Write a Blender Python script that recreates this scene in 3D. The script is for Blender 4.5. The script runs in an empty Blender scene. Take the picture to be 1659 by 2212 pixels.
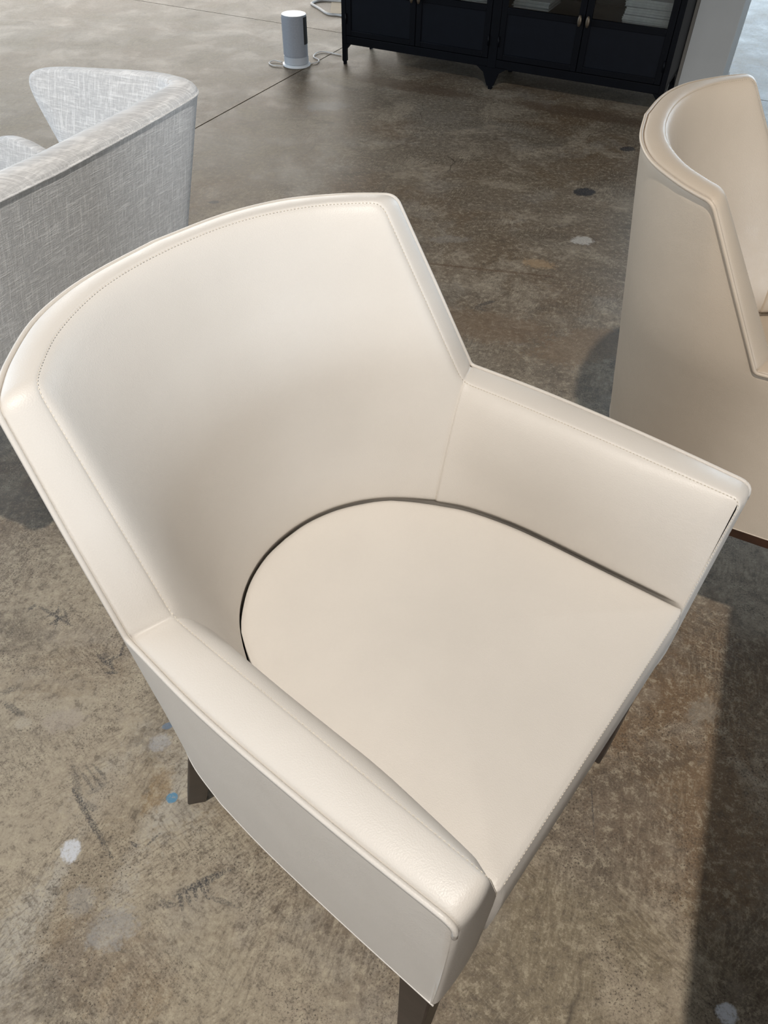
import bpy, bmesh, math, random
from mathutils import Vector, Matrix
random.seed(7)
K = 0.88            # working units -> metres (applied to every vertex and location)
FS = 1.077          # floor-plane measurements -> working units
CAMH = 1.40
scene = bpy.context.scene
C = bpy.context.collection

# ------------------------------------------------------------------ camera
cam_d = bpy.data.cameras.new('camera'); cam = bpy.data.objects.new('camera', cam_d); C.objects.link(cam)
RX = Vector((0.99975849, 0.0159582, 0.01510942))
DN = Vector((0.02197632, -0.72597882, -0.68736583))
FW = Vector((0.0, 0.68753188, -0.7261542))
M3 = Matrix((RX, -DN, -FW)).transposed()
cam.matrix_world = Matrix.Translation(Vector((0, 0, CAMH)) * K) @ M3.to_4x4()
cam_d.sensor_fit = 'VERTICAL'; cam_d.sensor_height = 36.0; cam_d.lens = 1610.0 / 2212.0 * 36.0
cam_d.clip_start = 0.02; cam_d.clip_end = 100
scene.camera = cam

# ------------------------------------------------------------------ world, lights, exposure
world = bpy.data.worlds.new('world'); scene.world = world; world.use_nodes = True
bg = world.node_tree.nodes['Background']
bg.inputs[0].default_value = (0.80, 0.90, 1.0, 1); bg.inputs[1].default_value = 0.03

def light(name, typ, loc, energy, col, target=None, **kw):
    d = bpy.data.lights.new(name, typ); d.energy = energy; d.color = col
    for k, v in kw.items(): setattr(d, k, v)
    o = bpy.data.objects.new(name, d); C.objects.link(o); o.location = Vector(loc) * K
    if target is not None:
        o.rotation_euler = (Vector(target) * K - o.location).to_track_quat('-Z', 'Y').to_euler()
    return o
# ceiling spotlight above the foreground
light('ceiling_spotlight', 'SPOT', (-0.15, -0.50, 3.70), 290, (1.0, 0.93, 0.845), (0.15, 1.1, 0),
      spot_size=math.radians(88), spot_blend=0.75, shadow_soft_size=0.035)
# daylight: far windows beyond the partition, windows on the left, shop front behind the camera
light('far_window_daylight', 'AREA', (5.5, 11.0, 1.9), 420, (0.70, 0.86, 1.0), (3.0, 5.0, 0.0),
      shape='RECTANGLE', size=5.0, size_y=3.4)
light('far_window_daylight_2', 'AREA', (-3.5, 11.5, 2.0), 330, (1.0, 0.95, 0.88), (-1.0, 4.0, 0.0),
      shape='RECTANGLE', size=6.0, size_y=3.2)
light('left_window_daylight', 'AREA', (-6.0, 3.4, 2.2), 205, (0.70, 0.85, 1.0), (-0.5, 1.6, 0.4),
      shape='RECTANGLE', size=5.0, size_y=3.0)
light('shop_front_daylight', 'AREA', (-3.2, -5.0, 1.05), 85, (1.0, 0.98, 0.95), (0.0, 0.8, 0.7),
      shape='RECTANGLE', size=4.0, size_y=1.7)
light('shop_front_daylight_2', 'AREA', (4.6, -4.2, 0.90), 235, (0.84, 0.92, 1.0), (0.3, 0.8, 0.7),
      shape='RECTANGLE', size=4.0, size_y=1.3)

vs = scene.view_settings
vs.view_transform = 'Standard'; vs.look = 'None'; vs.gamma = 1.0; vs.use_curve_mapping = False
vs.exposure = 0.0

# ------------------------------------------------------------------ helpers
def mesh(name, verts, faces, mat=None, parent=None, smooth=True, sharp=None):
    me = bpy.data.meshes.new(name)
    me.from_pydata([tuple(Vector(v) * K) for v in verts], [], faces)
    bm = bmesh.new(); bm.from_mesh(me)
    bmesh.ops.remove_doubles(bm, verts=bm.verts, dist=1e-6)
    bmesh.ops.recalc_face_normals(bm, faces=bm.faces)
    bm.to_mesh(me); bm.free()
    if smooth:
        me.polygons.foreach_set('use_smooth', [True] * len(me.polygons))
        if sharp: me.set_sharp_from_angle(angle=math.radians(sharp))
    if mat: me.materials.append(mat)
    o = bpy.data.objects.new(name, me); C.objects.link(o)
    if parent: o.parent = parent
    return o

def empty(name, loc, rz=0.0, parent=None):
    o = bpy.data.objects.new(name, None); C.objects.link(o)
    o.location = Vector(loc) * K; o.rotation_euler = (0, 0, rz); o.empty_display_size = 0.1
    if parent: o.parent = parent
    return o

def tag(o, label=None, cat=None, group=None, kind=None):
    for k, v in (('label', label), ('category', cat), ('group', group), ('kind', kind)):
        if v: o[k] = v
    return o

def grid_faces(nu, nv, closed_u=False):
    f = []
    for i in range(nu if closed_u else nu - 1):
        for j in range(nv - 1):
            a = i * nv + j; b = ((i + 1) % nu) * nv + j
            f.append((a, b, b + 1, a + 1))
    return f

def add(dst, verts, faces):
    n = len(dst[0]); dst[0].extend(verts); dst[1].extend([tuple(i + n for i in f) for f in faces])

def box(x0, x1, y0, y1, z0, z1):
    v = [(x, y, z) for z in (z0, z1) for y in (y0, y1) for x in (x0, x1)]
    f = [(0, 2, 3, 1), (4, 5, 7, 6), (0, 1, 5, 4), (2, 6, 7, 3), (0, 4, 6, 2), (1, 3, 7, 5)]
    return v, f

def bevel(o, w, seg=2):
    m = o.modifiers.new('bevel', 'BEVEL'); m.width = w * K; m.segments = seg; m.limit_method = 'ANGLE'
    m.angle_limit = math.radians(40)
    return o

def boxobj(name, b, mat, parent=None, bw=0.0, seg=2):
    v, f = box(*b); o = mesh(name, v, f, mat, parent, smooth=bw > 0, sharp=40 if bw > 0 else None)
    if bw: bevel(o, bw, seg)
    return o

def prism(outline, z0, z1):
    n = len(outline)
    v = [(x, y, z0) for x, y in outline] + [(x, y, z1) for x, y in outline]
    f = [tuple(reversed(range(n))), tuple(range(n, 2 * n))]
    f += [(i, (i + 1) % n, n + (i + 1) % n, n + i) for i in range(n)]
    return v, f

def cat(pts, per=12, closed=False):
    P = [Vector(p) for p in pts]; out = []; n = len(P)
    rng = n if closed else n - 1
    for i in range(rng):
        if closed: p0, p1, p2, p3 = P[i - 1], P[i], P[(i + 1) % n], P[(i + 2) % n]
        else:
            p1, p2 = P[i], P[i + 1]
            p0 = P[i - 1] if i > 0 else p1 * 2 - p2
            p3 = P[i + 2] if i + 2 < n else p2 * 2 - p1
        for k in range(per):
            t = k / per
            out.append(0.5 * ((2 * p1) + (p2 - p0) * t + (2 * p0 - 5 * p1 + 4 * p2 - p3) * t * t + (3 * p1 - p0 - 3 * p2 + p3) * t ** 3))
    if not closed: out.append(P[-1].copy())
    return out

def resample(pts, ss):
    L = [0.0]
    for a, b in zip(pts, pts[1:]): L.append(L[-1] + (b - a).length)
    T = L[-1]; out = []; j = 0
    for s in ss:
        d = s * T
        while j < len(L) - 2 and L[j + 1] < d: j += 1
        while j > 0 and L[j] > d: j -= 1
        seg = L[j + 1] - L[j]; t = 0 if seg < 1e-12 else (d - L[j]) / seg
        out.append(pts[j].lerp(pts[j + 1], min(max(t, 0), 1)))
    return out

def plen(pts): return sum((b - a).length for a, b in zip(pts, pts[1:]))

def tube(path, r, n=8, closed=False, caps=True, flat=1.0):
    P = [Vector(p) for p in path]; m = len(P); v = []; up = None
    for i in range(m):
        a = P[i - 1] if (i > 0 or closed) else P[i]; b = P[(i + 1) % m] if (i < m - 1 or closed) else P[i]
        t = (b - a).normalized()
        if up is None:
            up = Vector((0, 0, 1)) if abs(t.z) < 0.9 else Vector((1, 0, 0))
        s = t.cross(up).normalized(); up = s.cross(t).normalized()
        for k in range(n):
            an = 2 * math.pi * k / n
            v.append(P[i] + s * (r * math.cos(an)) + up * (r * flat * math.sin(an)))
    f = []
    for i in range(m if closed else m - 1):
        for k in range(n):
            i2 = (i + 1) % m; k2 = (k + 1) % n
            f.append((i * n + k, i2 * n + k, i2 * n + k2, i * n + k2))
    if not closed and caps:
        f.append(tuple(range(n))); f.append(tuple((m - 1) * n + k for k in range(n)))
    return v, f

def lathe(prof, n=48, cx=0, cy=0):
    v = []; f = []
    for r, z in prof:
        for k in range(n):
            a = 2 * math.pi * k / n; v.append((cx + r * math.cos(a), cy + r * math.sin(a), z))
    for i in range(len(prof) - 1):
        for k in range(n):
            k2 = (k + 1) % n; f.append((i * n + k, i * n + k2, (i + 1) * n + k2, (i + 1) * n + k))
    return v, f

# ------------------------------------------------------------------ materials
class NT:
    def __init__(s, name):
        s.m = bpy.data.materials.new(name); s.m.use_nodes = True; s.t = s.m.node_tree; s.n = s.t.nodes; s.l = s.t.links
        s.b = s.n['Principled BSDF']; s.out = s.n['Material Output']
    def new(s, typ, **kw):
        x = s.n.new(typ)
        for k, v in kw.items(): setattr(x, k, v)
        return x
    def put(s, sock, v):
        if hasattr(v, 'is_output'): s.l.new(v, sock)
        else: sock.default_value = v
    def obj(s): 
        return s.new('ShaderNodeTexCoord').outputs['Object']
    def mapping(s, vec, scale=(1, 1, 1), rot=(0, 0, 0), loc=(0, 0, 0), vt='POINT'):
        x = s.new('ShaderNodeMapping', vector_type=vt); s.put(x.inputs[0], vec)
        x.inputs['Location'].default_value = loc; x.inputs['Rotation'].default_value = rot; x.inputs['Scale'].default_value = scale
        return x.outputs[0]
    def noise(s, vec, scale, detail=4, rough=0.55, dist=0.0, color=False):
        x = s.new('ShaderNodeTexNoise'); s.put(x.inputs['Vector'], vec); x.inputs['Scale'].default_value = scale
        x.inputs['Detail'].default_value = detail; x.inputs['Roughness'].default_value = rough; x.inputs['Distortion'].default_value = dist
        return x.outputs['Color' if color else 0]
    def voronoi(s, vec, scale, feature='F1'):
        x = s.new('ShaderNodeTexVoronoi', feature=feature); s.put(x.inputs['Vector'], vec); x.inputs['Scale'].default_value = scale
        return x.outputs['Distance']
    def rng(s, v, a, b, c=0.0, d=1.0, smooth=False):
        x = s.new('ShaderNodeMapRange'); x.interpolation_type = 'SMOOTHSTEP' if smooth else 'LINEAR'
        s.put(x.inputs[0], v)
        for i, k in enumerate((a, b, c, d)): x.inputs[1 + i].default_value = k
        return x.outputs[0]
    def math(s, op, a, b=0.0, clamp=False):
        x = s.new('ShaderNodeMath', operation=op); x.use_clamp = clamp; s.put(x.inputs[0], a); s.put(x.inputs[1], b); return x.outputs[0]
    def mix(s, fac, a, b, mode='MIX'):
        x = s.new('ShaderNodeMix', data_type='RGBA', blend_type=mode); s.put(x.inputs[0], fac)
        s.put(x.inputs[6], a if hasattr(a, 'is_output') else (*a, 1)); s.put(x.inputs[7], b if hasattr(b, 'is_output') else (*b, 1))
        return x.outputs[2]
    def bump(s, h, strength=0.3, dist=0.001, nrm=None):
        x = s.new('ShaderNodeBump'); x.inputs['Strength'].default_value = strength; x.inputs['Distance'].default_value = dist
        s.put(x.inputs['Height'], h)
        if nrm is not None: s.put(x.inputs['Normal'], nrm)
        return x.outputs[0]
    def set(s, **kw):
        for k, v in kw.items():
            sock = s.b.inputs[k.replace('_', ' ')]
            if isinstance(v, tuple) and len(v) == 3: v = (*v, 1)
            s.put(sock, v)
        return s.m

def plain(name, col, rough=0.5, metal=0.0, spec=0.5, var=0.12, scale=20, bump=0.0):
    t = NT(name); v = t.obj(); n = t.noise(v, scale, 5)
    c = t.mix(t.rng(n, 0.3, 0.7), tuple(x * (1 - var) for x in col), tuple(min(1, x * (1 + var)) for x in col))
    t.set(Base_Color=c, Roughness=rough, Metallic=metal); t.b.inputs['Specular IOR Level'].default_value = spec
    if bump: t.put(t.b.inputs['Normal'], t.bump(t.noise(v, scale * 12, 3), bump, 0.0006))
    return t.m

def leather(name, col):
    t = NT(name); v = t.obj()
    big = t.noise(v, 5.0, 3)
    c = t.mix(t.rng(big, 0.3, 0.7), tuple(x * 0.965 for x in col), tuple(min(1, x * 1.03) for x in col))
    peb = t.voronoi(v, 720.0)
    fine = t.noise(v, 1500.0, 2)
    crease = t.noise(t.mapping(v, (160, 60, 160)), 1.0, 4, 0.6, 1.2)
    cm = t.rng(t.noise(v, 14.0, 2), 0.5, 0.72)
    n1 = t.bump(peb, 0.26, 0.0005)
    n2 = t.bump(fine, 0.10, 0.0003, n1)
    soft = t.noise(v, 26.0, 2)
    n3 = t.bump(t.math('MULTIPLY', crease, cm), 0.32, 0.0008, n2)
    n4 = t.bump(soft, 0.10, 0.004, n3)
    r = t.rng(t.noise(v, 40, 3), 0.3, 0.7, 0.40, 0.50)
    t.set(Base_Color=c, Roughness=r, Normal=n4); t.b.inputs['Specular IOR Level'].default_value = 0.45
    return t.m

MAT = {}
MAT['cream'] = leather('cream_leather', (0.715, 0.678, 0.630))
MAT['tan'] = leather('tan_leather', (0.50, 0.418, 0.330))
MAT['thread'] = plain('cream_thread', (0.72, 0.66, 0.56), 0.7)
MAT['thread_tan'] = plain('tan_thread', (0.55, 0.46, 0.34), 0.7)
MAT['wood'] = plain('dark_stained_wood', (0.032, 0.022, 0.018), 0.45, var=0.35, scale=30)
MAT['walnut'] = plain('brown_stained_wood', (0.055, 0.022, 0.010), 0.42, var=0.35, scale=30)
MAT['black'] = plain('black_metal', (0.0018, 0.0024, 0.0042), 0.45, spec=0.12, var=0.2, scale=15)
MAT['darkpane'] = plain('black_wire_glass', (0.0035, 0.0048, 0.008), 0.38, spec=0.16, var=0.1)
MAT['bronze'] = plain('aged_bronze', (0.11, 0.085, 0.06), 0.42, metal=0.7, var=0.2, scale=40)
MAT['white_paint'] = plain('white_wall_paint', (0.44, 0.44, 0.43), 0.75, var=0.03, scale=8, bump=0.05)
MAT['white_plastic'] = plain('white_plastic', (0.72, 0.74, 0.76), 0.35, var=0.02)
MAT['grey_mesh'] = plain('grey_speaker_mesh', (0.27, 0.285, 0.315), 0.6, var=0.08, scale=160, bump=0.3)
MAT['light_grey'] = plain('light_grey_plastic', (0.42, 0.44, 0.47), 0.4, var=0.02)
MAT['cable'] = plain('white_cable', (0.66, 0.63, 0.60), 0.5, var=0.03)
MAT['tape'] = plain('brown_paper_tape', (0.50, 0.40, 0.28), 0.7, var=0.06)
MAT['dark'] = plain('dark_recess', (0.02, 0.02, 0.02), 0.8)
MAT['page'] = plain('pale_paper', (0.40, 0.385, 0.35), 0.8, var=0.10, scale=60)
MAT['cover'] = plain('grey_paper_cover', (0.20, 0.20, 0.195), 0.7, var=0.10, scale=60)
g = NT('cabinet_glass'); g.set(Base_Color=(0.8, 0.85, 0.88), Roughness=0.02, IOR=1.45); g.b.inputs['Transmission Weight'].default_value = 1.0
MAT['glass'] = g.m

def weave(name):
    t = NT(name); v = t.obj()
    s = t.new('ShaderNodeSeparateXYZ'); t.put(s.inputs[0], v)
    h = t.math('ADD', s.outputs[0], t.math('MULTIPLY', s.outputs[1], 0.85))
    cv = t.new('ShaderNodeCombineXYZ'); t.put(cv.inputs[0], h); t.put(cv.inputs[2], s.outputs[2])
    warp = t.noise(t.mapping(cv.outputs[0], (560, 1, 80)), 1.0, 3, 0.6)
    weft = t.noise(t.mapping(cv.outputs[0], (80, 1, 560)), 1.0, 3, 0.6)
    slub = t.noise(t.mapping(cv.outputs[0], (230, 1, 18)), 1.0, 3, 0.65)
    slub2 = t.noise(t.mapping(cv.outputs[0], (18, 1, 230)), 1.0, 3, 0.65)
    a = t.rng(warp, 0.32, 0.70); b = t.rng(weft, 0.32, 0.70)
    k = t.math('MULTIPLY', t.math('ADD', a, b), 0.5)
    k2 = t.math('MULTIPLY', t.math('ADD', t.rng(slub, 0.50, 0.70), t.rng(slub2, 0.50, 0.70)), 0.9)
    kk = t.math('ADD', t.math('MULTIPLY', k, 0.60), t.math('MULTIPLY', k2, 0.40))
    c = t.mix(t.rng(kk, 0.18, 0.66), (0.63, 0.635, 0.645), (0.96, 0.965, 0.97))
    t.set(Base_Color=c, Roughness=0.9, Normal=t.bump(kk, 0.5, 0.0016)); t.b.inputs['Specular IOR Level'].default_value = 0.2
    t.b.inputs['Sheen Weight'].default_value = 0.25; t.b.inputs['Sheen Roughness'].default_value = 0.5
    return t.m
MAT['weave'] = weave('grey_woven_fabric')

def concrete():
    t = NT('worn_concrete'); v = t.obj()
    warpn = t.noise(v, 2.2, 3, 0.6, 0, True)
    wv = t.new('ShaderNodeVectorMath', operation='MULTIPLY_ADD'); t.put(wv.inputs[0], warpn); wv.inputs[1].default_value = (0.35, 0.35, 0); t.put(wv.inputs[2], v)
    w = wv.outputs[0]
    jag = t.noise(v, 85.0, 4, 0.75); jag2 = t.noise(v, 17.0, 3, 0.6)
    jagc = t.math('SUBTRACT', t.math('ADD', t.math('MULTIPLY', jag, 0.62), t.math('MULTIPLY', jag2, 0.38)), 0.5)
    jagf = t.math('SUBTRACT', t.math('ADD', t.math('MULTIPLY', t.noise(v, 260.0, 3, 0.7), 0.6), t.math('MULTIPLY', jag, 0.4)), 0.5)
    wearf = t.rng(t.noise(v, 330.0, 3, 0.7), 0.40, 0.56, 0.15, 0.9)
    wearm = t.rng(t.noise(v, 190.0, 3, 0.7), 0.34, 0.50, 0.45, 1.0)
    big = t.noise(w, 0.75, 4, 0.55)
    c = t.mix(t.rng(big, 0.38, 0.62), (0.190, 0.150, 0.108), (0.232, 0.214, 0.190))
    brown = t.noise(t.mapping(w, (1, 1, 1), loc=(7.3, 2.1, 0)), 2.1, 4, 0.6)
    c = t.mix(t.math('MULTIPLY', t.rng(brown, 0.50, 0.64), 0.65), c, (0.165, 0.112, 0.066))
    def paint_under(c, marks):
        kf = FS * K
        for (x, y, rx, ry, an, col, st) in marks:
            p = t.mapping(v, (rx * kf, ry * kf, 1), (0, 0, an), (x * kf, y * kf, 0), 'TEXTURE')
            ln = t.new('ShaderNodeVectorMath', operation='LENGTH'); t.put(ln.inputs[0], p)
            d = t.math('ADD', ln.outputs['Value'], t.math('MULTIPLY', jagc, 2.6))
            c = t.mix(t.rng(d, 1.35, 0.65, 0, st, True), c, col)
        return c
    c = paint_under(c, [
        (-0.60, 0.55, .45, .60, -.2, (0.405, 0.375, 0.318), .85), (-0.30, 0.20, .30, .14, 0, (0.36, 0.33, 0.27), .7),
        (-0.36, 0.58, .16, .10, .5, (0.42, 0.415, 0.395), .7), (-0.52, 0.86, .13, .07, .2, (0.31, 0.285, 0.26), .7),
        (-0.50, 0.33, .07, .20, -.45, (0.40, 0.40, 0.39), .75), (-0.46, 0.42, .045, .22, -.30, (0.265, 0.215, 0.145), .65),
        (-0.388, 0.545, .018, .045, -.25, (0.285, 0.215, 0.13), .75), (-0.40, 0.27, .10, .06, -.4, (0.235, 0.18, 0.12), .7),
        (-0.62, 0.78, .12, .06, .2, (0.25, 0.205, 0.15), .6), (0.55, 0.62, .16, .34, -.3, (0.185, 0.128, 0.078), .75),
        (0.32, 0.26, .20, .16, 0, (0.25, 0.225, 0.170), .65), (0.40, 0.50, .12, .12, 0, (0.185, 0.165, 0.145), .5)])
    mid = t.noise(w, 3.6, 6, 0.68)
    c = t.mix(t.math('MULTIPLY', t.rng(mid, 0.51, 0.60), 0.75), c, (0.345, 0.310, 0.260))
    grey = t.noise(t.mapping(w, (1, 1, 1), loc=(1.3, 9.1, 0)), 2.9, 5, 0.66)
    c = t.mix(t.math('MULTIPLY', t.rng(grey, 0.54, 0.63), 0.42), c, (0.325, 0.312, 0.292))
    dk = t.noise(t.mapping(w, (1, 1, 1), loc=(3.3, 4.1, 0)), 5.0, 6, 0.72)
    c = t.mix(t.math('MULTIPLY', t.rng(dk, 0.52, 0.66), 0.50), c, (0.095, 0.076, 0.058))
    flake = t.noise(v, 52.0, 7, 0.80)
    c = t.mix(t.math('MULTIPLY', t.rng(flake, 0.53, 0.59), 0.46), c, (0.47, 0.44, 0.365))
    c = t.mix(t.math('MULTIPLY', t.rng(flake, 0.47, 0.40), 0.55), c, (0.105, 0.088, 0.070))
    def hatch(ang, off, sc=1.0):
        h = t.noise(t.mapping(t.mapping(v, (1, 1, 1), (0, 0, ang), off), (55 * sc, 260 * sc, 1)), 1.0, 3, 0.55)
        m = t.rng(t.noise(t.mapping(w, (1, 1, 1), loc=off), 4.6, 2), 0.50, 0.60)
        return h, m
    h1, m1 = hatch(0.75, (0.4, 0.1, 0)); h2, m2 = hatch(-0.65, (5.2, 2.2, 0)); h3, m3 = hatch(1.9, (8.2, 7.2, 0), 0.7)
    for hh, mm in ((h1, m1), (h2, m2), (h3, m3)):
        c = t.mix(t.math('MULTIPLY', t.rng(hh, 0.53, 0.62), t.math('MULTIPLY', mm, 0.34)), c, (0.11, 0.090, 0.068))
        c = t.mix(t.math('MULTIPLY', t.rng(hh, 0.46, 0.38), t.math('MULTIPLY', mm, 0.22)), c, (0.46, 0.43, 0.36))
    pit = t.noise(v, 290.0, 5, 0.75)
    pm = t.rng(t.noise(w, 7.0, 3), 0.44, 0.60, 0.15, 1.0)
    c = t.mix(t.math('MULTIPLY', t.rng(pit, 0.55, 0.61), t.math('MULTIPLY', pm, 0.9)), c, (0.042, 0.035, 0.029))
    c = t.mix(t.math('MULTIPLY', t.rng(pit, 0.45, 0.36), 0.32), c, (0.48, 0.46, 0.40))
    crack = t.voronoi(t.mapping(w, (1, 1, 1)), 2.3, 'DISTANCE_TO_EDGE')
    cmk = t.math('MULTIPLY', t.rng(crack, 0.005, 0.0), t.rng(t.noise(v, 3.7, 3), 0.53, 0.6))
    c = t.mix(t.math('MULTIPLY', cmk, 0.65), c, (0.05, 0.04, 0.032))
    gm = t.new('ShaderNodeGamma'); t.put(gm.inputs[0], c); gm.inputs[1].default_value = 1.14
    c = t.mix(1.0, gm.outputs[0], (1.16, 1.075, 0.96), 'MULTIPLY')
    # marks with a place and shape of their own: (x, y, rx, ry, angle, colour, strength, edge raggedness, streaky)
    B = (0.030, 0.030, 0.034); Wt = (0.62, 0.63, 0.66)
    marks = [
        (-0.2829, 0.3916, 0.0444, 0.006, 0.481, B, 0.9, 0.55, 0),
        (-0.3111, 0.3618, 0.013, 0.004, -1.151, B, 0.85, 0.55, 0),
        (-0.301, 0.3688, 0.0129, 0.0035, -1.192, B, 0.85, 0.55, 0),
        (-0.2907, 0.3756, 0.0105, 0.0035, -1.201, B, 0.85, 0.55, 0),
        (-0.2809, 0.3828, 0.0183, 0.003, -0.898, B, 0.85, 0.55, 0),
        (-0.2738, 0.3875, 0.0122, 0.003, -1.195, B, 0.85, 0.55, 0),
        (-0.3326, 0.3586, 0.0112, 0.006, -0.179, B, 0.7, 0.55, 0),
        (-0.2455, 0.3638, 0.0213, 0.004, -0.298, B, 0.6, 0.55, 0),
        (-0.5347, 0.5491, 0.0316, 0.007, -1.182, B, 0.6, 0.55, 0),
        (-0.4918, 0.4865, 0.0694, 0.005, -0.848, B, 0.85, 0.55, 0),
        (-0.5093, 0.5664, 0.0239, 0.003, -0.748, B, 0.6, 0.55, 0),
        (-0.4982, 0.5714, 0.0242, 0.003, -0.708, B, 0.6, 0.55, 0),
        (-0.5158, 0.5544, 0.0257, 0.003, -0.789, B, 0.6, 0.55, 0),
        (-0.494, 0.5435, 0.0244, 0.006, 0.61, B, 0.45, 0.55, 0),
        (-0.499, 0.5106, 0.0147, 0.006, -0.54, B, 0.5, 0.55, 0),
        (-0.5549, 0.8022, 0.0259, 0.004, -0.679, B, 0.8, 0.55, 0),
        (-0.5257, 0.8335, 0.0173, 0.003, 1.544, B, 0.9, 0.55, 0),
        (-0.5339, 0.776, 0.014, 0.004, 0.123, B, 0.9, 0.55, 0),
        (-0.5386, 0.8079, 0.0225, 0.004, 0.622, B, 0.7, 0.55, 0),
        (-0.5376, 0.7935, 0.0187, 0.003, -0.994, B, 0.7, 0.55, 0),
        (-0.5565, 0.815, 0.0093, 0.006, -0.626, B, 0.6, 0.55, 0),
        (-0.7431, 0.9294, 0.0093, 0.005, 0.764, B, 0.9, 0.55, 0),
        (-0.6841, 0.9072, 0.0423, 0.004, -0.508, B, 0.8, 0.55, 0),
        (-0.6787, 0.9002, 0.0228, 0.004, 0.762, B, 0.8, 0.55, 0),
        (-0.6826, 0.9061, 0.0296, 0.003, -1.386, B, 0.8, 0.55, 0),
        (-0.6913, 0.9152, 0.0191, 0.003, 0.63, B, 0.7, 0.55, 0),
        (-0.6631, 0.9059, 0.0197, 0.003, -1.086, B, 0.7, 0.55, 0),
        (-0.7215, 0.7303, 0.0195, 0.01, 0.515, B, 0.6, 0.55, 0),
        (-0.6984, 0.6932, 0.0272, 0.006, -0.512, B, 0.7, 0.55, 0),
        (-0.3787, 0.4565, 0.0134, 0.002, 0.849, B, 0.8, 0.55, 0),
        (-0.4066, 0.4475, 0.0075, 0.003, -0.527, B, 0.8, 0.55, 0),
        (0.3764, 0.5225, 0.0504, 0.0013, -1.694, B, 0.7, 0.55, 0),
        (-0.6699, 0.666, 0.02, 0.02, 0, (0.45,0.40,0.32), 0.5, 0.9, 0),
        (0.32, 2.184, .05, .012, .5, B, .5, .7, 0), (0.30, 2.15, .04, .02, -.3, B, .35, .9, 0),
        (0.789, 3.054, .066, .050, .45, B, .95, .5, 0), (1.062, 3.519, .048, .036, .4, B, .85, .5, 0),
        (0.711, 2.633, .052, .044, .1, (0.60, 0.56, 0.50), .75, .9, 0), (0.529, 2.453, .072, .045, -.2, (0.40, 0.27, 0.15), .7, .9, 0),
        (-0.695, 2.886, .03, .018, .2, B, .8, .5, 0),
        (0.16, 2.06, .03, .02, 0, Wt, .5, .9, 0), (0.22, 2.62, .10, .035, .1, (0.28, 0.25, 0.21), .5, 1.2, 0),
        (0.36, 2.40, .32, .012, -.17, (0.11, 0.06, 0.03), .6, .9, 0),
        (-0.361, 0.529, .0135, .0125, .3, (0.10, 0.24, 0.36), 1.0, .25, 0), (-0.398, 0.665, .010, .007, .3, (0.12, 0.18, 0.26), .8, .5, 0),
        (-0.511, 0.436, .022, .026, .3, Wt, .9, .55, 0), (-0.405, 0.631, .026, .022, .5, (0.44, 0.44, 0.45), .5, 1.1, 0),
        (-0.412, 0.318, .048, .036, .4, (0.40, 0.395, 0.38), .45, 1.3, 0), (-0.47, 0.36, .03, .03, .4, (0.40, 0.39, 0.37), .3, .9, 0),
                (-0.594, 0.673, .05, .035, .2, (0.40, 0.34, 0.28), .55, .9, 0),
        (0.522, 0.227, .022, .020, .2, Wt, .9, .7, 0), (0.62, 0.72, .05, .03, .4, (0.30, 0.27, 0.22), .4, 1.2, 0),
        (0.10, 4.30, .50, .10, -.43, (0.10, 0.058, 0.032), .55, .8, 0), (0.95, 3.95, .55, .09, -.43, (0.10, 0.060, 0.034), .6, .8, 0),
        (-0.33, 3.98, .14, .08, .3, (0.28, 0.265, 0.25), .5, 1.2, 0), (0.62, 1.95, .25, .12, .3, (0.19, 0.12, 0.065), .6, .9, 0),
        (0.30, 2.05, .30, .12, -.3, (0.19, 0.12, 0.068), .5, .9, 0), 
        (-0.75, 0.60, .06, .09, .3, (0.22, 0.15, 0.09), .5, .9, 0),
    ]
    def paint(c, marks, wear=True):
        kf = FS * K
        for (x, y, rx, ry, an, col, st, rag, strk) in marks:
            kr = kf * (0.72 if ry > .009 else 1.0)
            p = t.mapping(v, (rx * kr, ry * kr, 1), (0, 0, an), (x * kf, y * kf, 0), 'TEXTURE')
            sp = t.new('ShaderNodeVectorMath', operation='MULTIPLY'); t.put(sp.inputs[0], p); sp.inputs[1].default_value = (1, 1, 0)
            ln = t.new('ShaderNodeVectorMath', operation='LENGTH'); t.put(ln.inputs[0], sp.outputs[0])
            thin = ry <= .0101 and col == B
            if thin: rag = 1.25
            d = t.math('MULTIPLY_ADD', jagf if thin else jagc, rag * 3.2); 
            d.node.inputs[2].default_value = 0; t.put(d.node.inputs[2], ln.outputs['Value'])
            soft = 0.10 + 0.45 * rag
            mk = t.rng(d, 1.0 + soft * .5, 1.0 - soft * .5, 0, st, True)
            mk = t.math('MULTIPLY', mk, wearf if thin else wearm)
            c = t.mix(mk, c, col)
        return c
    c = paint(c, marks)
    rgh = t.rng(t.math('ADD', t.math('MULTIPLY', mid, 0.6), t.math('MULTIPLY', flake, 0.4)), 0.35, 0.65, 0.44, 0.64)
    bh = t.math('ADD', t.math('MULTIPLY', flake, 0.5), t.math('ADD', t.math('MULTIPLY', pit, 0.35), t.math('MULTIPLY', h1, 0.15)))
    t.set(Base_Color=c, Roughness=rgh, Normal=t.bump(bh, 0.35, 0.003)); t.b.inputs['Specular IOR Level'].default_value = 0.4
    return t.m
MAT['concrete'] = concrete()

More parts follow.
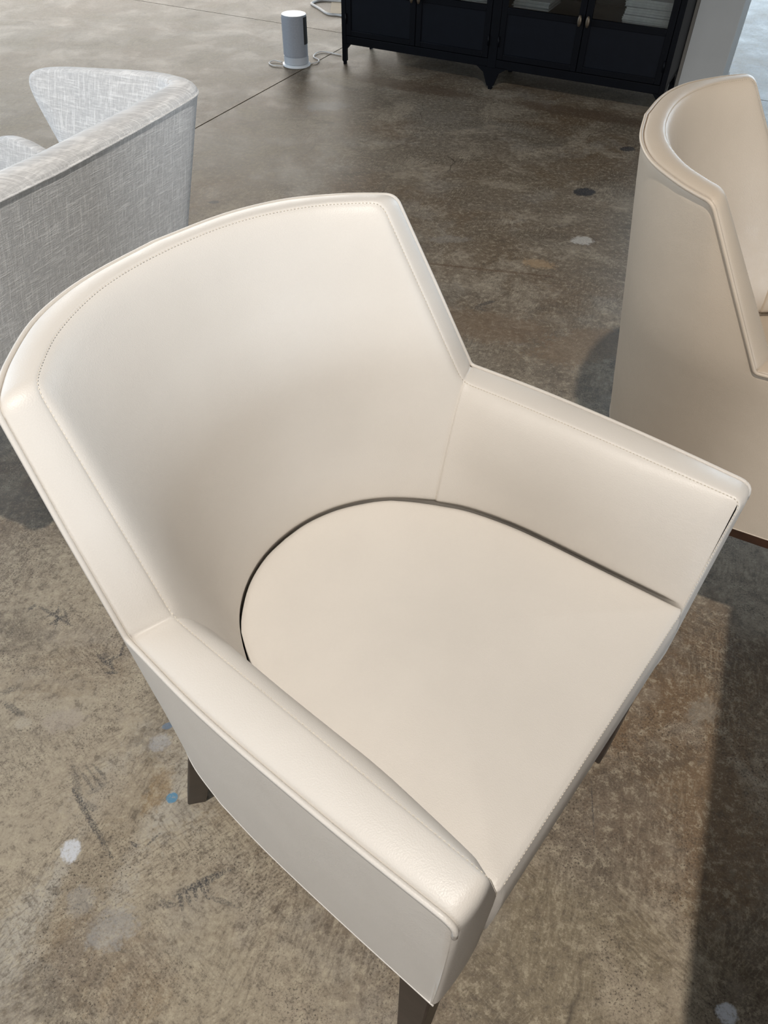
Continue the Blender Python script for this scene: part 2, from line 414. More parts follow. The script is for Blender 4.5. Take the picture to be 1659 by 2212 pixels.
# ------------------------------------------------------------------ setting: floor slabs with saw-cut joints, wall end
E1 = Vector((0.905, -0.425, 0)).normalized(); E2 = Vector((-E1.y, E1.x, 0))
floor = mesh('floor', [(-14, -6, -0.008), (14, -6, -0.008), (14, 16, -0.008), (-14, 16, -0.008)], [(0, 1, 2, 3)], MAT['dark'], smooth=False)
tag(floor, 'worn mottled brown and grey concrete floor with saw-cut joints', kind='structure')
sA = -2.38 * FS; sB = 4.62 * FS; gp = 0.0040
ua = [(-16, sA - gp), (sA + gp, 14)]; ub = [(-12, sB - gp), (sB + gp, 18)]
for (u0, u1) in ua:
    for (w0, w1) in ub:
        vv = []
        for z in (-0.008, 0.0):
            for (u, w_) in ((u0, w0), (u1, w0), (u1, w1), (u0, w1)):
                p = E1 * u + E2 * w_; vv.append((p.x, p.y, z))
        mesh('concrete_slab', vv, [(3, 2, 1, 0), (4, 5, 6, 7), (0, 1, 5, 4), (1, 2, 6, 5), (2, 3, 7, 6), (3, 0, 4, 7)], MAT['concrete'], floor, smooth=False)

colp = Vector((1.44, 4.21, 0)) * FS
wl = empty('wall_right', colp, math.atan2(E1.y, E1.x))
tag(wl, 'white painted end of a wall beside the black cabinet', kind='structure')
cw, cd = 0.204 * FS, 0.41 * FS
boxobj('plaster', (0.006, cw, 0, cd, 0, 2.6), MAT['white_paint'], wl, 0.003)
boxobj('partition', (-1.60 * FS, 0.004, 0.036, 0.036 + 0.14, 0, 2.6), MAT['white_paint'], wl, 0.002)
boxobj('baseboard', (0.004, cw + 0.008, -0.008, cd, 0.0, 0.05), MAT['white_paint'], wl, 0.002)

# ------------------------------------------------------------------ leather armchair
def fillet(pts, rad):
    """pts: control polyline (list of dense sub-polylines joined at corners); returns sections split at corner midpoints"""
    secs = [[Vector(p) for p in s] for s in pts]; n = len(secs)
    cut = []
    for s in secs: cut.append(s)
    res = [None] * n; heads = [None] * n; tails = [None] * n
    def trim(poly, d, end):
        if end: poly = poly[::-1]
        acc = 0; out = None
        for i in range(len(poly) - 1):
            L = (poly[i + 1] - poly[i]).length
            if acc + L >= d:
                t = (d - acc) / L; q = poly[i].lerp(poly[i + 1], t); out = [q] + poly[i + 1:]; break
            acc += L
        return out[::-1] if end else out
    for i in range(n):
        p = secs[i]
        if i > 0: p = trim(p, rad[i - 1], False)
        if i < n - 1: p = trim(p, rad[i], True)
        res[i] = p
    for i in range(n - 1):
        a = res[i][-1]; b = res[i + 1][0]; c0 = secs[i][-1]
        bez = [(a * (1 - t) ** 2 + c0 * 2 * t * (1 - t) + b * t * t) for t in [k / 12 for k in range(13)]]
        tails[i] = bez[:7]; heads[i + 1] = bez[6:]
    out = []
    for i in range(n):
        p = res[i]
        if heads[i]: p = heads[i][:-1] + p
        if tails[i]: p = p + tails[i][1:]
        out.append(p)
    return out

NS = (16, 52, 30, 44)
def spacing(n): return [u - 0.82 * math.sin(2 * math.pi * u) / (2 * math.pi) for u in [k / n for k in range(n + 1)]]
def spacing_end(n):   # clustered only at the start (for last section) 
    return [u - 0.82 * math.sin(math.pi * u) / math.pi for u in [k / n for k in range(n + 1)]]
def stations(secs, first=0):
    out = []; idx = [0]
    for i, s in enumerate(secs):
        n = NS[first + i]; sp = spacing_end(n) if first + i == 3 else spacing(n)
        r = resample(s, sp)
        out += r if not out else r[1:]
        idx.append(len(out) - 1)
    return out, idx
def mirror(path):   # right half (front -> centre) -> full path right front .. left front
    return path + [Vector((-p.x, p.y, p.z)) for p in path[-2::-1]]

def build_armchair(name, leather_m, thread_m, wood_m, frame_m, loc, yaw, label):
    root = empty(name, loc, yaw); tag(root, label, 'armchair')
    ZB = 0.416
    zt = 0.960
    F = (.326, .297, .742); J = (.319, -.129, .734); T = (.298, -.266, zt)
    armB = cat([F, (.3295, .16, .7405), (.3285, 0.0, .7365), J], 8)
    topB = cat([T, (.2775, -.292, zt), (.25, -.3205, zt), (.2, -.360, zt), (.15, -.3835, zt), (.09, -.3985, zt), (0, -.4065, zt)], 8)
    Bs = fillet([[(.3235, .297, ZB + .004), F], armB, [J, ((J[0] + T[0]) / 2 + .001, (J[1] + T[1]) / 2, (J[2] + T[2]) / 2), T], topB], [.017, .006, .013])
    zc = zt + .006
    F2 = (.2815, .2985, .7485); J2 = (.2715, -.112, .738); T2 = (.259, -.2585, zc)
    armC = cat([F2, (.278, .12, .7465), (.2745, -.03, .742), J2], 8)
    topC = cat([T2, (.236, -.284, zc), (.196, -.318, zc), (.145, -.3455, zc), (.1, -.361, zc), (.05, -.3695, zc), (0, -.372, zc)], 8)
    Cs = fillet([[(.2325, .2985, ZB + .004), (.2325, .2985, .579), F2], armC, [J2, T2], topC], [.013, .018, .015])
    # bottom outline A, matched to sections 1..3
    A1 = cat([(.3225, .297, ZB), (.3235, .15, ZB), (.322, .03, ZB), (.317, -.055, ZB)], 8)
    A2 = cat([(.317, -.055, ZB), (.304, -.128, ZB), (.277, -.193, ZB)], 8)
    A3 = cat([(.277, -.193, ZB), (.230, -.249, ZB), (.153, -.299, ZB), (.078, -.324, ZB), (0, -.330, ZB)], 8)
    def sz(y): return .579 + .0645 * (y - .297)
    def dz(l): return [(x, y, sz(y)) for x, y in l]
    D1 = cat(dz([(.2335, .2985), (.2335, .18), (.2335, .08), (.230, .02), (.2185, -.045), (.199, -.095)]), 8)
    D2 = cat(dz([(.199, -.095), (.183, -.128), (.165, -.158)]), 8)
    D3 = cat(dz([(.165, -.158), (.145, -.178), (.110, -.204), (.078, -.220), (.04, -.231), (0, -.234)]), 8)
    B, ib = stations(Bs); Cc, _ = stations(Cs); A, _ = stations([A1, A2, A3], 1); D, _ = stations([D1, D2, D3], 1)
    n0 = ib[1]
    Bf, Cf = mirror(B), mirror(Cc); Af = mirror(A); Df = mirror(D)
    n = len(Bf)
    def arcpos(P):
        L = [0.0]
        for a, b in zip(P, P[1:]): L.append(L[-1] + (b - a).length)
        return L
    # ---- top band (front of arms, arm tops, sides and top of back)
    W = [0, .03, .07, .13, .22, .34, .5, .66, .78, .87, .93, .97, 1.0]
    verts = []
    LB = arcpos(Bf); sJ = [LB[ib[2]], LB[n - 1 - ib[2]]]
    cen = Vector((0, -.05, .45))
    for i in range(n):
        t = (Bf[min(i + 1, n - 1)] - Bf[max(i - 1, 0)]).normalized() + (Cf[min(i + 1, n - 1)] - Cf[max(i - 1, 0)]).normalized()
        c = Cf[i] - Bf[i]; nr = c.cross(t).normalized()
        if i == 0 or i == n - 1: nr = Vector((0, 1, 0))
        w_ = c.length
        dj = min(abs(LB[i] - s) for s in sJ)
        for w in W:
            h = 0.0045 * (math.sin(math.pi * w)) ** 0.6
            e = min(w, 1 - w) * w_
            h -= (0.0042 if w < .5 else 0.0014) * math.exp(-(e / (.0024 if w < .5 else .0012)) ** 2)
            h -= 0.0022 * math.exp(-(dj / .004) ** 2)
            verts.append(Bf[i] + c * w + nr * h)
    band = mesh('top_band', verts, grid_faces(n, len(W)), leather_m, root)
    # ---- outer panel (sections 1..3 plus the rounded front corner)
    V = [0, .02, .06, .15, .3, .45, .6, .75, .86, .93, .965, .985, 1.0]
    rows = []
    pre = [k for k in range(0, n0) if B[k].z > .742 - .019]
    st = [(Vector((B[k].x - .0005, B[k].y, ZB)), B[k]) for k in pre] + [(A[k], B[n0 + k]) for k in range(len(A))]
    full = st + [(Vector((-a.x, a.y, a.z)), Vector((-b.x, b.y, b.z))) for a, b in st[-2::-1]]
    verts = []; cols = []
    for i, (a, b) in enumerate(full):
        col = []; cols.append(col)
        o = Vector((b.x, b.y * 1.0 + 0.02, 0)).normalized()
        ln = (b - a).length
        for v in V:
            p = a.lerp(b, v)
            e = (1 - v) * ln
            h = -0.0036 * math.exp(-((.2975 - p.y) / .0035) ** 2) - 0.0030 * math.exp(-(e / .003) ** 2) + 0.003 * math.sin(math.pi * v) ** .8 * min(1, ln / .2)
            col.append(p + o * h)
    M_ = 320; rows = []
    for k, v in enumerate(V):
        row = resample([c_[k] for c_ in cols], [q_ / M_ for q_ in range(M_ + 1)])
        u = min(1, (1 - v) / .5); its = int(170 * u * u * (3 - 2 * u) * min(1, v / .3))
        for _ in range(its):
            row = [row[0], row[1]] + [row[a] * .5 + (row[a - 1] + row[a + 1]) * .25 for a in range(2, M_ - 1)] + [row[-2], row[-1]]
        rows.append(row)
    verts = [rows[k][a] for a in range(M_ + 1) for k in range(len(V))]
    mesh('outer_panel', verts, grid_faces(M_ + 1, len(V)), leather_m, root)
    # ---- inner panels
    V2 = [0, .006, .015, .03, .06, .11, .18, .28, .4, .52, .64, .76, .86, .93, .96, .978, .987, .994, 1.0]
    def inner(lo, hi, nm):
        verts = []; cols = []
        m = len(Df); Lc = arcpos(Cf[n0:n0 + m])
        for i in range(lo, hi + 1):
            ci = i + n0; cpt = Cf[ci]; dpt = Df[i]
            t = (Cf[min(ci + 1, n - 1)] - Cf[ci - 1]).normalized()
            t2 = (Df[min(i + 1, m - 1)] - Df[max(i - 1, 0)]).normalized()
            c = dpt - cpt; ln = c.length
            # distances to seams and free front ends
            ji = ib[2] - n0; jj = m - 1 - ji
            dj = min(abs(Lc[i] - Lc[ji]), abs(Lc[i] - Lc[jj])); df = min(Lc[i], Lc[-1] - Lc[i])
            col = []; cols.append(col)
            for v in V2:
                tt = (t * (1 - v) + t2 * v).normalized(); nr = c.cross(tt).normalized()
                tgt = Vector((0, .05, .9)) - (cpt + c * v)
                if nr.dot(tgt) < 0: nr = -nr
                p = cpt + c * v
                s = math.sin(math.pi * min(1, v * 1.0)) ** .75
                amp = 0.010 * min(1, df / .12) ** .6
                h = amp * s + (0.0055 + (0.007 * min(1, df / .15) if nm == 'arm_panel' else 0) * min(1, dj / .06)) * (1 - math.exp(-(v * ln / .010) ** 1.3)) * (1 - v) * min(1, df / .02)
                h -= 0.0014 * math.exp(-(v * ln / .0012) ** 2)
                h -= 0.0030 * math.exp(-(dj / .0022) ** 2)
                h -= 0.0042 * math.exp(-((1 - v) * ln / .0026) ** 2) * min(1, df / .03)
                col.append(p + nr * h)
            col.append(col[-1] + Vector((0, 0, -.06)))
        if nm == 'back_panel':
            M_ = 190; rows = []
            for k in range(len(V2) + 1):
                v = V2[min(k, len(V2) - 1)]
                row = resample([c_[k] for c_ in cols], [q_ / M_ for q_ in range(M_ + 1)])
                u = min(1, v / .30); its = int(220 * u * u * (3 - 2 * u))
                for _ in range(its):
                    row = [row[0]] + [row[a] * .5 + (row[a - 1] + row[a + 1]) * .25 for a in range(1, M_)] + [row[-1]]
                rows.append(row)
            cols = [[rows[k][a] for k in range(len(V2) + 1)] for a in range(M_ + 1)]
        verts = [p for c_ in cols for p in c_]
        return mesh(nm, verts, grid_faces(len(cols), len(V2) + 1), leather_m, root)
    m = len(Df); ji = ib[2] - n0
    inner(0, ji, 'arm_panel'); inner(m - 1 - ji, m - 1, 'arm_panel'); inner(ji, m - 1 - ji, 'back_panel')
    # ---- piping along the outer edge, and the welt along the bottom edge
    pp = []
    for i in range(n0 - 3, n - n0 + 3):
        o = Vector((Bf[i].x, Bf[i].y + .02, 0)).normalized(); pp.append(Bf[i] + o * 0.0012 + Vector((0, 0, .0002)))
    # drop crowded points
    q = [pp[0]]
    for p in pp[1:]:
        if (p - q[-1]).length > .0022: q.append(p)
    v_, f_ = tube(q, .0031, 8); mesh('piping', v_, f_, leather_m, root)
    q = [Af[0]]
    for p in Af[1:]:
        if (p - q[-1]).length > .004: q.append(p)
    v_, f_ = tube([p + Vector((p.x, p.y + .02, 0)).normalized() * -.0004 for p in q], .0013, 6); mesh('welt', v_, f_, leather_m, root)
    # ---- seat cushion
    out = []
    for p in Df: out.append(Vector((p.x, p.y, 0)))
    sm = [out[0]]
    for p in out[1:]:
        if (p - sm[-1]).length > .006: sm.append(p)
    nf = 60
    for k in range(1, nf): sm.append(sm[0] * 0 + Vector((-.2335 + .467 * k / nf, .2985, 0)))
    c0 = Vector((0, .06, 0)); verts = []
    R = [0, .12, .25, .38, .5, .62, .72, .8, .86, .905, .94, .965, .983, .995, 1.0]
    ns = len(sm)
    for i, p in enumerate(sm):
        front = p.y > .296
        isf = front and abs(p.x) < .2334
        ins = p - c0; pl = ins.length
        for r in R:
            pos = c0 + ins * (r * (1 - .0030 / pl if not isf else 1.0))
            z = sz(pos.y) + .016 * (1 - r ** 2.2)
            dd = (1 - r) * pl
            if isf or front: z -= .0030 * math.exp(-(dd / .004) ** 2)
            else: z -= .0032 * math.exp(-(dd / .0045) ** 2)
            verts.append(Vector((pos.x, pos.y, z)))
        base = verts[-1]
        if isf:
            for dzv, yo in ((.004, .0008), (.012, .004), (.03, .006), (.06, .0065), (.10, .005), (.14, .002), (.163, -.004)):
                verts.append(Vector((base.x, base.y + yo, base.z - dzv)))
        else:
            for dzv in (.004, .012, .03, .05, .06, .07, .08): verts.append(Vector((base.x * (1 - dzv * .05), base.y, base.z - dzv)))
    mesh('seat', verts, grid_faces(ns, len(R) + 7, True), leather_m, root)
    # ---- stitching: one tiny raised stitch after the other along every sewn seam
    sv, sf = [], []
    def stitch(path, nrm_to, pitch=.0048, ln=.0034, r=.0006, lift=.0001):
        T_ = plen(path); k = int(T_ / pitch); pts = resample(path, [(j + .5) / k for j in range(k)])
        for j in range(1, k - 1):
            t = (pts[j + 1] - pts[j - 1]).normalized(); nn = (nrm_to - pts[j]); nn = (nn - t * nn.dot(t)).normalized(); s = t.cross(nn)
            c = pts[j] + nn * lift; a = t * ln / 2
            vv = [c - a, c + s * r, c + nn * r, c - s * r, c - nn * r, c + a]
            add((sv, sf), vv, [(0, 1, 2), (0, 2, 3), (0, 3, 4), (0, 4, 1), (5, 2, 1), (5, 3, 2), (5, 4, 3), (5, 1, 4)])
    tgt = Vector((0, .1, 1.2))
    stitch([p for p in Cf], Vector((0, .25, 1.1)))
    stitch([Vector((x, .2985 + .0006, sz(.2985) - .004)) for x in (-.225, 0, .225)], Vector((0, 2, 2.5)))
    for sgn in (1, -1):
        a = Cc[ib[2]]; b = D[ji]; a = Vector((a.x * sgn, a.y, a.z)); b = Vector((b.x * sgn, b.y, b.z))
        pth = []
        for k in range(13):
            v = k / 12; p = a.lerp(b, v); nn = (tgt - p).normalized(); pth.append(p + nn * (.0075 * math.sin(math.pi * v) ** .75))
        stitch(pth, tgt, r=.0006)
    so = mesh('stitching', sv, sf, thread_m, root, smooth=False); tag(so, kind='stuff')
    # ---- wooden base frame under the shell
    inn = []
    for p in q: 
        o = Vector((p.x, p.y + .02, 0)).normalized(); inn.append((p.x - o.x * .022, min(p.y - o.y * .022, .272)))
    v_, f_ = prism(inn, ZB - .040, ZB + .006); mesh('base_frame', v_, f_, frame_m, root, smooth=False)
    # ---- legs
    def leg(top, bot, mat):   # four corners each, (x, y)
        v = [(x, y, ZB - .002) for x, y in top] + [(x, y, 0) for x, y in bot]
        f = [(0, 1, 2, 3), (7, 6, 5, 4)] + [(i, 4 + i, 4 + (i + 1) % 4, (i + 1) % 4) for i in range(4)]
        o = mesh('leg', v, f, mat, root, smooth=True, sharp=30); bevel(o, .003, 2)
    for s in (1, -1):
        leg([(s * .3195, .246), (s * .3195, .291), (s * .272, .291), (s * .272, .246)],
            [(s * .3165, .252), (s * .3165, .289), (s * .282, .289), (s * .282, .252)], wood_m)
        c_, s_ = math.cos(math.radians(40)), math.sin(math.radians(40))
        def rc(cx, cy, h): return [(s * (cx + c_ * a * h - s_ * b * h), cy + s_ * a * h * -1 * -1 * -1 - c_ * b * h * -1) for a, b in ((1, 1), (-1, 1), (-1, -1), (1, -1))]
        def rr(cx, cy, h):
            res = []
            for a, b in ((1, 1), (-1, 1), (-1, -1), (1, -1)):
                dx = .77 * a - .64 * b; dy = -.64 * a - .77 * b
                res.append((s * (cx + dx * h), cy + dy * h))
            return res
        leg(rr(.250, -.165, .021), rr(.256, -.276, .0175), wood_m)
    return root

yaw1 = math.radians(52 + 180)
N1 = Vector((math.cos(math.radians(52)), math.sin(math.radians(52)), 0)); F1 = Vector((N1.y, -N1.x, 0))
o1 = N1 * .5 - F1 * .35
build_armchair('armchair', MAT['cream'], MAT['thread'], MAT['wood'], MAT['wood'], (o1.x, o1.y, 0), yaw1,
               'cream leather armchair with piped edges and dark legs filling the foreground')
build_armchair('armchair', MAT['tan'], MAT['thread_tan'], MAT['walnut'], MAT['walnut'], (0.798, 1.183, 0), math.radians(-112.45),
               'tan beige leather armchair seen from behind, cut off by the right edge')

# ------------------------------------------------------------------ grey wing armchair
def build_wing_chair():
    Wd = .82
    O = Vector((-0.3907, 1.6512, 0)) - E2 * (Wd / 2) 
    root = empty('wing_armchair', (O.x, O.y, 0), math.atan2(E2.y, E2.x))
    tag(root, 'light grey woven fabric wing armchair turned away at the left edge', 'armchair')
    h = Wd / 2
    zl = .50
    up = [(0, .024, .890), (.20, .024, .894), (h - .05, .024, .900), (h - .008, .032, .903), (h + .000, .062, .904), (h - .002, .12, .904),
          (h - .014, .24, .896), (h - .017, .36, .883), (h - .02, .425, .868), (h - .022, .446, .845), (h - .024, .442, .812), (h - .03, .415, .762),
          (h - .038, .385, .712), (h - .04, .385, .672), (h - .042, .415, .690), (h - .043, .48, .715), (h - .044, .545, .719), (h - .045, .605, .697),
          (h - .047, .638, .640), (h - .052, .628, .590), (h - .065, .60, .50), (h - .08, .57, .43)]
    lo = [(0, .085), (.16, .085), (.29, .085), (.315, .092), (.325, .104), (.328, .115), (.33, .13), (.33, .15), (.33, .165), (.33, .18), (.33, .20), (.33, .225),
          (.33, .25), (.33, .27), (.33, .31), (.33, .38), (.33, .43), (.33, .47), (.33, .50), (.33, .52), (.33, .535), (.33, .55)]
    ctrl = [(u, (l[0], l[1], zl)) for u, l in zip(up, lo)]
    U = cat([c[0] for c in ctrl], 8); L = cat([c[1] for c in ctrl], 8)
    U = U[:0:-1]; L = L[:0:-1]
    U = U + [Vector((-ctrl[0][0][0], ctrl[0][0][1], ctrl[0][0][2]))] + [Vector((-p.x, p.y, p.z)) for p in U[::-1]]
    L = L + [Vector((0, ctrl[0][1][1], ctrl[0][1][2]))] + [Vector((-p.x, p.y, p.z)) for p in L[::-1]]
    n = len(U)
    Nn = []
    for i in range(n):
        t = (U[min(i + 1, n - 1)] - U[max(i - 1, 0)])
        # normal of the ruled sheet: horizontal-ish, from plan direction of L
        tl = (L[min(i + 1, n - 1)] - L[max(i - 1, 0)])
        d = (U[i] - L[i])
        nn = d.cross(Vector((tl.x, tl.y, 0))).normalized()
        if nn.dot(Vector((U[i].x, U[i].y - .25, 0))) < 0: nn = -nn
        Nn.append(nn)
    for _ in range(3):
        Nn = [(Nn[max(i - 1, 0)] + Nn[i] * 2 + Nn[min(i + 1, n - 1)]).normalized() for i in range(n)]
    outer = []; rim = []; inn = []; seam = []
    mc = n // 2; sgn = 1.0 if Nn[mc].cross(U[mc + 1] - U[mc - 1]).z > 0 else -1.0
    for i in range(n):
        t = (U[min(i + 1, n - 1)] - U[max(i - 1, 0)]).normalized()
        nn = Nn[i]; nn = (nn - t * nn.dot(t)).normalized()
        wv = min(1, max(0, (U[i].y - .03) / .06)); th = .030 - .017 * wv; rr = .018 - .008 * wv
        d = nn.cross(t).normalized() * sgn                 # in-sheet direction pointing out over the rim
        for k in range(13): outer.append(L[i].lerp(U[i] - d * rr, k / 12) + Nn[i] * th)
        for k in range(9):
            a = math.pi * k / 8; rim.append(U[i] - d * rr + Nn[i] * (th * math.cos(a)) + d * (rr * math.sin(a) ** .8))
        for k in range(13): inn.append((U[i] - d * rr).lerp(L[i], k / 12) - Nn[i] * th)
        seam.append(U[i] - d * (rr - .002) + Nn[i] * (th + .0005))
    W_ = MAT['weave']
    mesh('outer_shell', outer, grid_faces(n, 13), W_, root)
    mesh('edge_band', rim, grid_faces(n, 9), W_, root)
    mesh('inner_shell', inn, grid_faces(n, 13), W_, root)
    v, f = tube(seam, .0020, 6); mesh('seam_welt', v, f, W_, root)
    b = prism([(-.27, .13), (.27, .13), (.27, .585), (-.27, .585)], .52, .60); o = mesh('seat_cushion', b[0], b[1], W_, root, True, 40); bevel(o, .03, 4)
    b = prism([(-.30, .10), (.30, .10), (.30, .56), (-.30, .56)], .50, .53); o = mesh('seat_base', b[0], b[1], W_, root, True, 40); bevel(o, .01, 2)
    v, f = lathe([(.0, .015), (.03, .015), (.03, .50), (.0, .50)], 24, 0, .33); mesh('pedestal', v, f, MAT['wood'], root, True, 40)
    for k in range(4):
        a = math.radians(45 + 90 * k); c_, s_ = math.cos(a), math.sin(a)
        v = []
        for d_, w_, z0, z1 in ((.0, .022, .0, .05), (.06, .014, .0, .022)):
            for e_ in (-1, 1):
                for z in (z0, z1): v.append((d_ * c_ - e_ * w_ * s_, .33 + d_ * s_ + e_ * w_ * c_, z))
        mesh('foot', v, [(0, 1, 3, 2), (4, 6, 7, 5), (0, 4, 5, 1), (2, 3, 7, 6), (1, 5, 7, 3), (0, 2, 6, 4)], MAT['wood'], root, False)
build_wing_chair()

# ------------------------------------------------------------------ black cabinet
def build_cabinet():
    O = Vector((-0.285, 4.654, 0)) * FS
    root = empty('display_cabinet', O, math.atan2(E1.y, E1.x))
    tag(root, 'black metal cabinet with glass doors and pointed legs at the back', 'cabinet')
    s = FS; w = 1.74 * s; dp = .34 * s; H = 1.02 * s; zb = .10 * s; bk = MAT['black']
    def P(*b): return tuple(x for x in b)
    t_ = .012
    boxobj('side_panel', (0, t_, .02, dp, .125 * s, H), bk, root); boxobj('side_panel', (w - t_, w, .02, dp, .125 * s, H), bk, root)
    boxobj('back_panel', (0, w, dp - .008, dp, zb, H), bk, root)
    boxobj('top_panel', (-.012, w + .012, -.012, dp + .005, H, H + .03), bk, root, .004)
    boxobj('bottom_panel', (0, w, .015, dp, .125 * s, .145 * s), bk, root)
    boxobj('bottom_rail', (0, w, 0, .02, .10 * s, .139 * s), bk, root, .002)
    boxobj('top_rail', (0, w, 0, .02, H - .04, H), bk, root, .002)
    for x0, x1 in ((0, .026), (.842, .888), (1.714, 1.74)):
        boxobj('post', (x0 * s, x1 * s, -.002, .022, .10 * s, H), bk, root, .002)
    boxobj('divider', (.860 * s, .870 * s, .02, dp, .14 * s, H), bk, root)
    for x0, x1 in ((.014, .858), (.872, 1.726)):
        boxobj('shelf', (x0 * s, x1 * s, .03, dp - .01, .345 * s, .360 * s), bk, root)
    # legs with bracket corners (front and back)
    def leg(prof, y0, y1):
        n = len(prof); v = [(x * s, y0, z * s) for x, z in prof] + [(x * s, y1, z * s) for x, z in prof]
        f = [tuple(range(n)), tuple(reversed(range(n, 2 * n)))] + [(i, n + i, n + (i + 1) % n, (i + 1) % n) for i in range(n)]
        o = mesh('leg', v, f, bk, root, False); return o
    left = [(0, .105), (.054, .105), (.024, .073), (.024, .018), (.018, .012), (.018, 0), (.006, 0), (.006, .012), (0, .018)]
    mid = [(.778, .105), (.952, .105), (.905, .075), (.885, .018), (.877, .012), (.877, 0), (.859, 0), (.859, .012), (.848, .018), (.825, .075)]
    right = [(1.74 - x, z) for x, z in left]
    for pr in (left, mid, right):
        leg(pr, 0, .022); leg(pr, dp - .022, dp)
    # side brackets
    for x0, x1 in ((0, .010), (w - .010, w)):
        for y0, y1 in ((.02, .09), (dp - .02, dp - .09)):
            v = [(x, y, z) for x in (x0, x1) for y, z in ((y0, .125 * s), (y1, .125 * s), (y0, .06 * s))]
            mesh('bracket', v, [(0, 1, 2), (5, 4, 3), (0, 3, 4, 1), (1, 4, 5, 2), (2, 5, 3, 0)], bk, root, False)
    # four doors
    for (d0, d1, kside) in ((.028, .433, 1), (.436, .840, -1), (.890, 1.300, 1), (1.303, 1.712, -1)):
        d0 *= s; d1 *= s; st = .030 * s; z0, z1 = .142 * s, H - .042
        dr = empty('door', (d0, -.004, z0), 0, root)
        ww = d1 - d0; hh = z1 - z0; r0, r1 = .340 * s - z0, .368 * s - z0
        boxobj('stile', (0, st, 0, .020, 0, hh), bk, dr, .002); boxobj('stile', (ww - st, ww, 0, .020, 0, hh), bk, dr, .002)
        boxobj('rail', (st, ww - st, 0, .020, 0, .026 * s), bk, dr, .002); boxobj('rail', (st, ww - st, 0, .020, r0, r1), bk, dr, .002)
        boxobj('rail', (st, ww - st, 0, .020, hh - .03, hh), bk, dr, .002)
        boxobj('panel', (st, ww - st, .006, .010, .026 * s, r0), MAT['darkpane'], dr)
        boxobj('pane', (st, ww - st, .007, .011, r1, hh - .03), MAT['glass'], dr)
        kx = ww - .018 * s if kside == 1 else .018 * s
        v, f = lathe([(0.0005, -.026), (.006, -.024), (.010, -.012), (.0115, 0), (.010, .012), (.006, .024), (.0005, .026)], 14)
        v = [(kx + x, -.020 + y * .75, r0 + .020 + z) for x, y, z in v]
        add_v, add_f = list(v), list(f)
        v2, f2 = tube([(kx, 0.002, r0 + .02), (kx, -.016, r0 + .02)], .005, 8); add((add_v, add_f), v2, f2)
        mesh('knob', add_v, add_f, MAT['bronze'], dr)
        for hz in (.06, hh - .1):
            hx = 0.002 if kside == 1 else ww - .002
            v, f = tube([(hx, -.003, hz), (hx, -.003, hz + .05)], .005, 8); mesh('hinge', v, f, bk, dr)
    # magazines lying on the shelf, each its own thing
    ang = math.atan2(E1.y, E1.x); zz0 = .360 * s + .0005
    def stack(x0, x1, y0, y1, hs, label, grp):
        z = zz0
        for i, hgt in enumerate(hs):
            jx, jy = random.uniform(-.006, .006), random.uniform(-.006, .006)
            p = O + E1 * ((x0 + x1) / 2 * s + jx) + E2 * ((y0 + y1) / 2 + jy); p.z = z
            m = empty('magazine', p, ang + random.uniform(-.03, .03)); a, b = (x1 - x0) / 2 * s, (y1 - y0) / 2
            tag(m, label, 'magazine', grp)
            boxobj('cover', (-a, a, -b, b, 0, .0012), MAT['cover'] if i % 3 == 1 else MAT['page'], m)
            boxobj('pages', (-a + .003, a - .003, -b + .003, b, .0012, hgt - .0012), MAT['page'], m)
            boxobj('cover', (-a, a, -b, b, hgt - .0012, hgt), MAT['cover'] if i % 3 == 1 else MAT['page'], m)
            z += hgt + .0003
    stack(1.470, 1.690, .035, .30, [.007, .008, .012, .010, .012, .011, .010, .013, .011, .012], 'pale magazine in the tall stack behind the rightmost cabinet door', 'magazines behind the rightmost cabinet door')
    stack(.925, 1.105, .060, .28, [.008, .004, .006, .005, .007, .006], 'pale magazine in the low stack behind the third cabinet door', 'magazines behind the third cabinet door')
    stack(.650, .825, .050, .25, [.008, .007, .008, .007], 'pale magazine in the stack behind the second cabinet door', 'magazines behind the second cabinet door')
build_cabinet()

# ------------------------------------------------------------------ small heater on the floor and cables
hc = Vector((-0.535, 4.608, 0)) * FS
ht = empty('fan_heater', hc); tag(ht, 'small grey cylindrical fan heater with a white top on the floor', 'heater')
r = .070 * 1.0; s = FS
v, f = lathe([(.0, .002), (.078, .002), (.0815, .006), (.0815, .013), (.076, .017), (.0, .017)], 56); mesh('base', v, f, MAT['white_plastic'], ht, True, 40)
v, f = lathe([(.062, .016), (.0685, .018), (.0695, .045), (.0712, .255), (.0705, .260), (.0, .260)], 64); mesh('housing', v, f, MAT['grey_mesh'], ht, True, 40)
v, f = lathe([(.0, .2605), (.069, .2605), (.0700, .2615), (.0690, .2635), (.0, .2640)], 64); mesh('top_cap', v, f, MAT['white_plastic'], ht, True, 40)
def arcpanel(a0, a1, z0, z1, r0, r1, n=30):
    v = []
    for k in range(n + 1):
        a = math.radians(a0 + (a1 - a0) * k / n)
        for rr_, z in ((r0, z0), (r1, z0), (r1, z1), (r0, z1)): v.append((rr_ * math.cos(a), rr_ * math.sin(a), z))
    f = []
    for k in range(n):
        for j in range(4): f.append((k * 4 + j, (k + 1) * 4 + j, (k + 1) * 4 + (j + 1) % 4, k * 4 + (j + 1) % 4))
    f += [(0, 1, 2, 3), tuple(n * 4 + j for j in (3, 2, 1, 0))]
    return v, f
v, f = arcpanel(180, 305, .062, .250, .060, .0728); mesh('grille', v, f, MAT['grey_mesh'], ht, True, 40)
v, f = arcpanel(178, 360, .020, .056, .060, .0722); mesh('lower_collar', v, f, MAT['light_grey'], ht, True, 40)
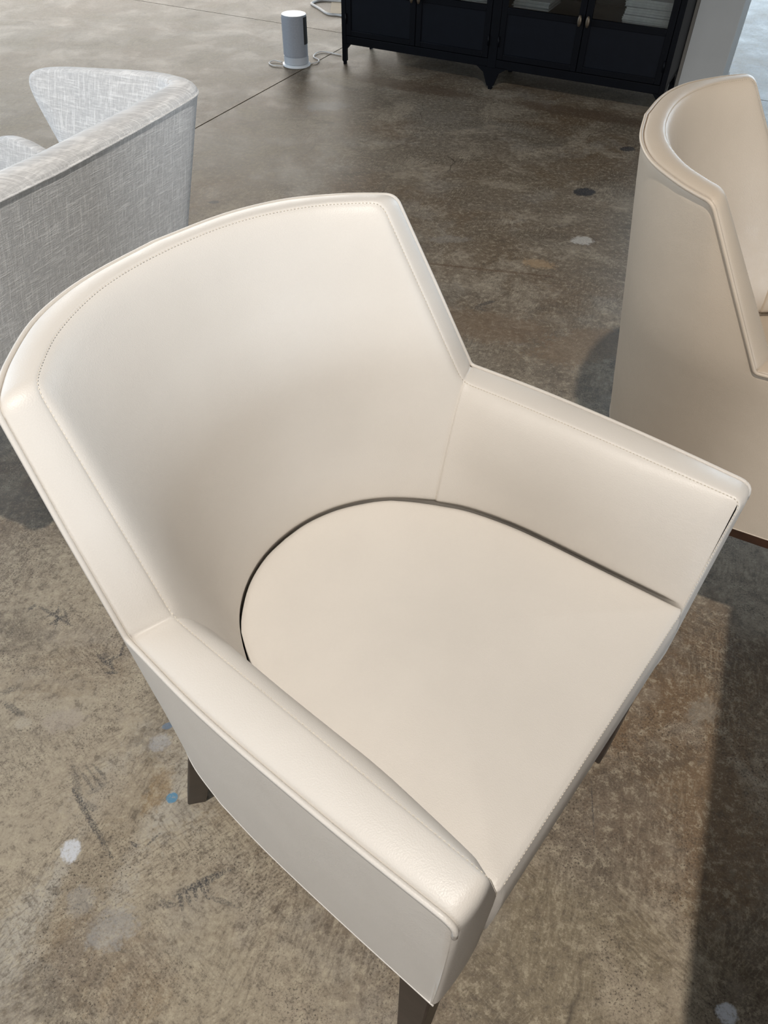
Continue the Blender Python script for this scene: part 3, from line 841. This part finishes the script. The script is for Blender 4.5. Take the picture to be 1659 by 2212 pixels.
v, f = arcpanel(322, 352, .120, .254, .060, .0735, 12); mesh('handle_slot', v, f, MAT['dark'], ht, True, 40)

def cable(name, pts, rad, label, mat='cable'):
    p = cat([(x * FS, y * FS, z) for x, y, z in pts], 8)
    v, f = tube(p, rad, 7); o = mesh(name, v, f, MAT[mat])
    return tag(o, label, 'cable')
cable('power_cable', [(-.610, 4.575, .006), (-.665, 4.585, .005), (-.690, 4.630, .005), (-.665, 4.660, .008), (-.620, 4.640, .006)], .0035,
      'thin cable loop lying left of the small heater') 
cable('power_cable', [(-.462, 4.625, .006), (-.430, 4.650, .006), (-.420, 4.700, .005), (-.455, 4.760, .005), (-.440, 4.830, .006), (-.395, 4.850, .005), (-.300, 4.800, .004)], .0035,
      'thin cable running from the small heater towards the black cabinet')
cable('extension_lead', [(-.300, 5.600, .006), (-.369, 5.640, .006), (-.420, 5.652, .006), (-.452, 5.690, .006), (-.500, 5.790, .006), (-.552, 5.885, .006), (-.560, 5.925, .006), (-.530, 5.975, .006), (-.480, 6.000, .006), (-.390, 5.990, .006), (-.250, 5.95, .006)], .0085,
      'white extension lead looped on the floor left of the black cabinet')
tp = mesh('tape_strip', *prism([(-.432 * FS, 5.985 * FS), (-.422 * FS, 5.70 * FS), (-.250 * FS, 5.68 * FS), (-.250 * FS, 5.98 * FS)], 0.0, .0022), MAT['tape'], None, False)
tag(tp, 'flat brown paper sheet on the floor inside the white lead loop', 'paper')

# ------------------------------------------------------------------ table standing just right of the frame (it throws the straight shadow on the floor)
p0 = Vector((.595, .700, 0)); tdir = Vector((.365, .93, 0)).normalized(); tn = Vector((tdir.y, -tdir.x, 0))
tb = empty('dining_table', (p0.x, p0.y, 0), math.atan2(tn.y, tn.x)); tag(tb, 'dark dining table just past the right edge, casting the straight floor shadow', 'table')
boxobj('table_top', (0, 1.0, -1.9, 0.0, .805, .85), MAT['walnut'], tb, .004)
boxobj('pedestal', (.42, .58, -1.5, -.5, .06, .805), MAT['walnut'], tb, .004)
boxobj('foot', (.36, .64, -1.6, -.4, 0, .06), MAT['walnut'], tb, .004)
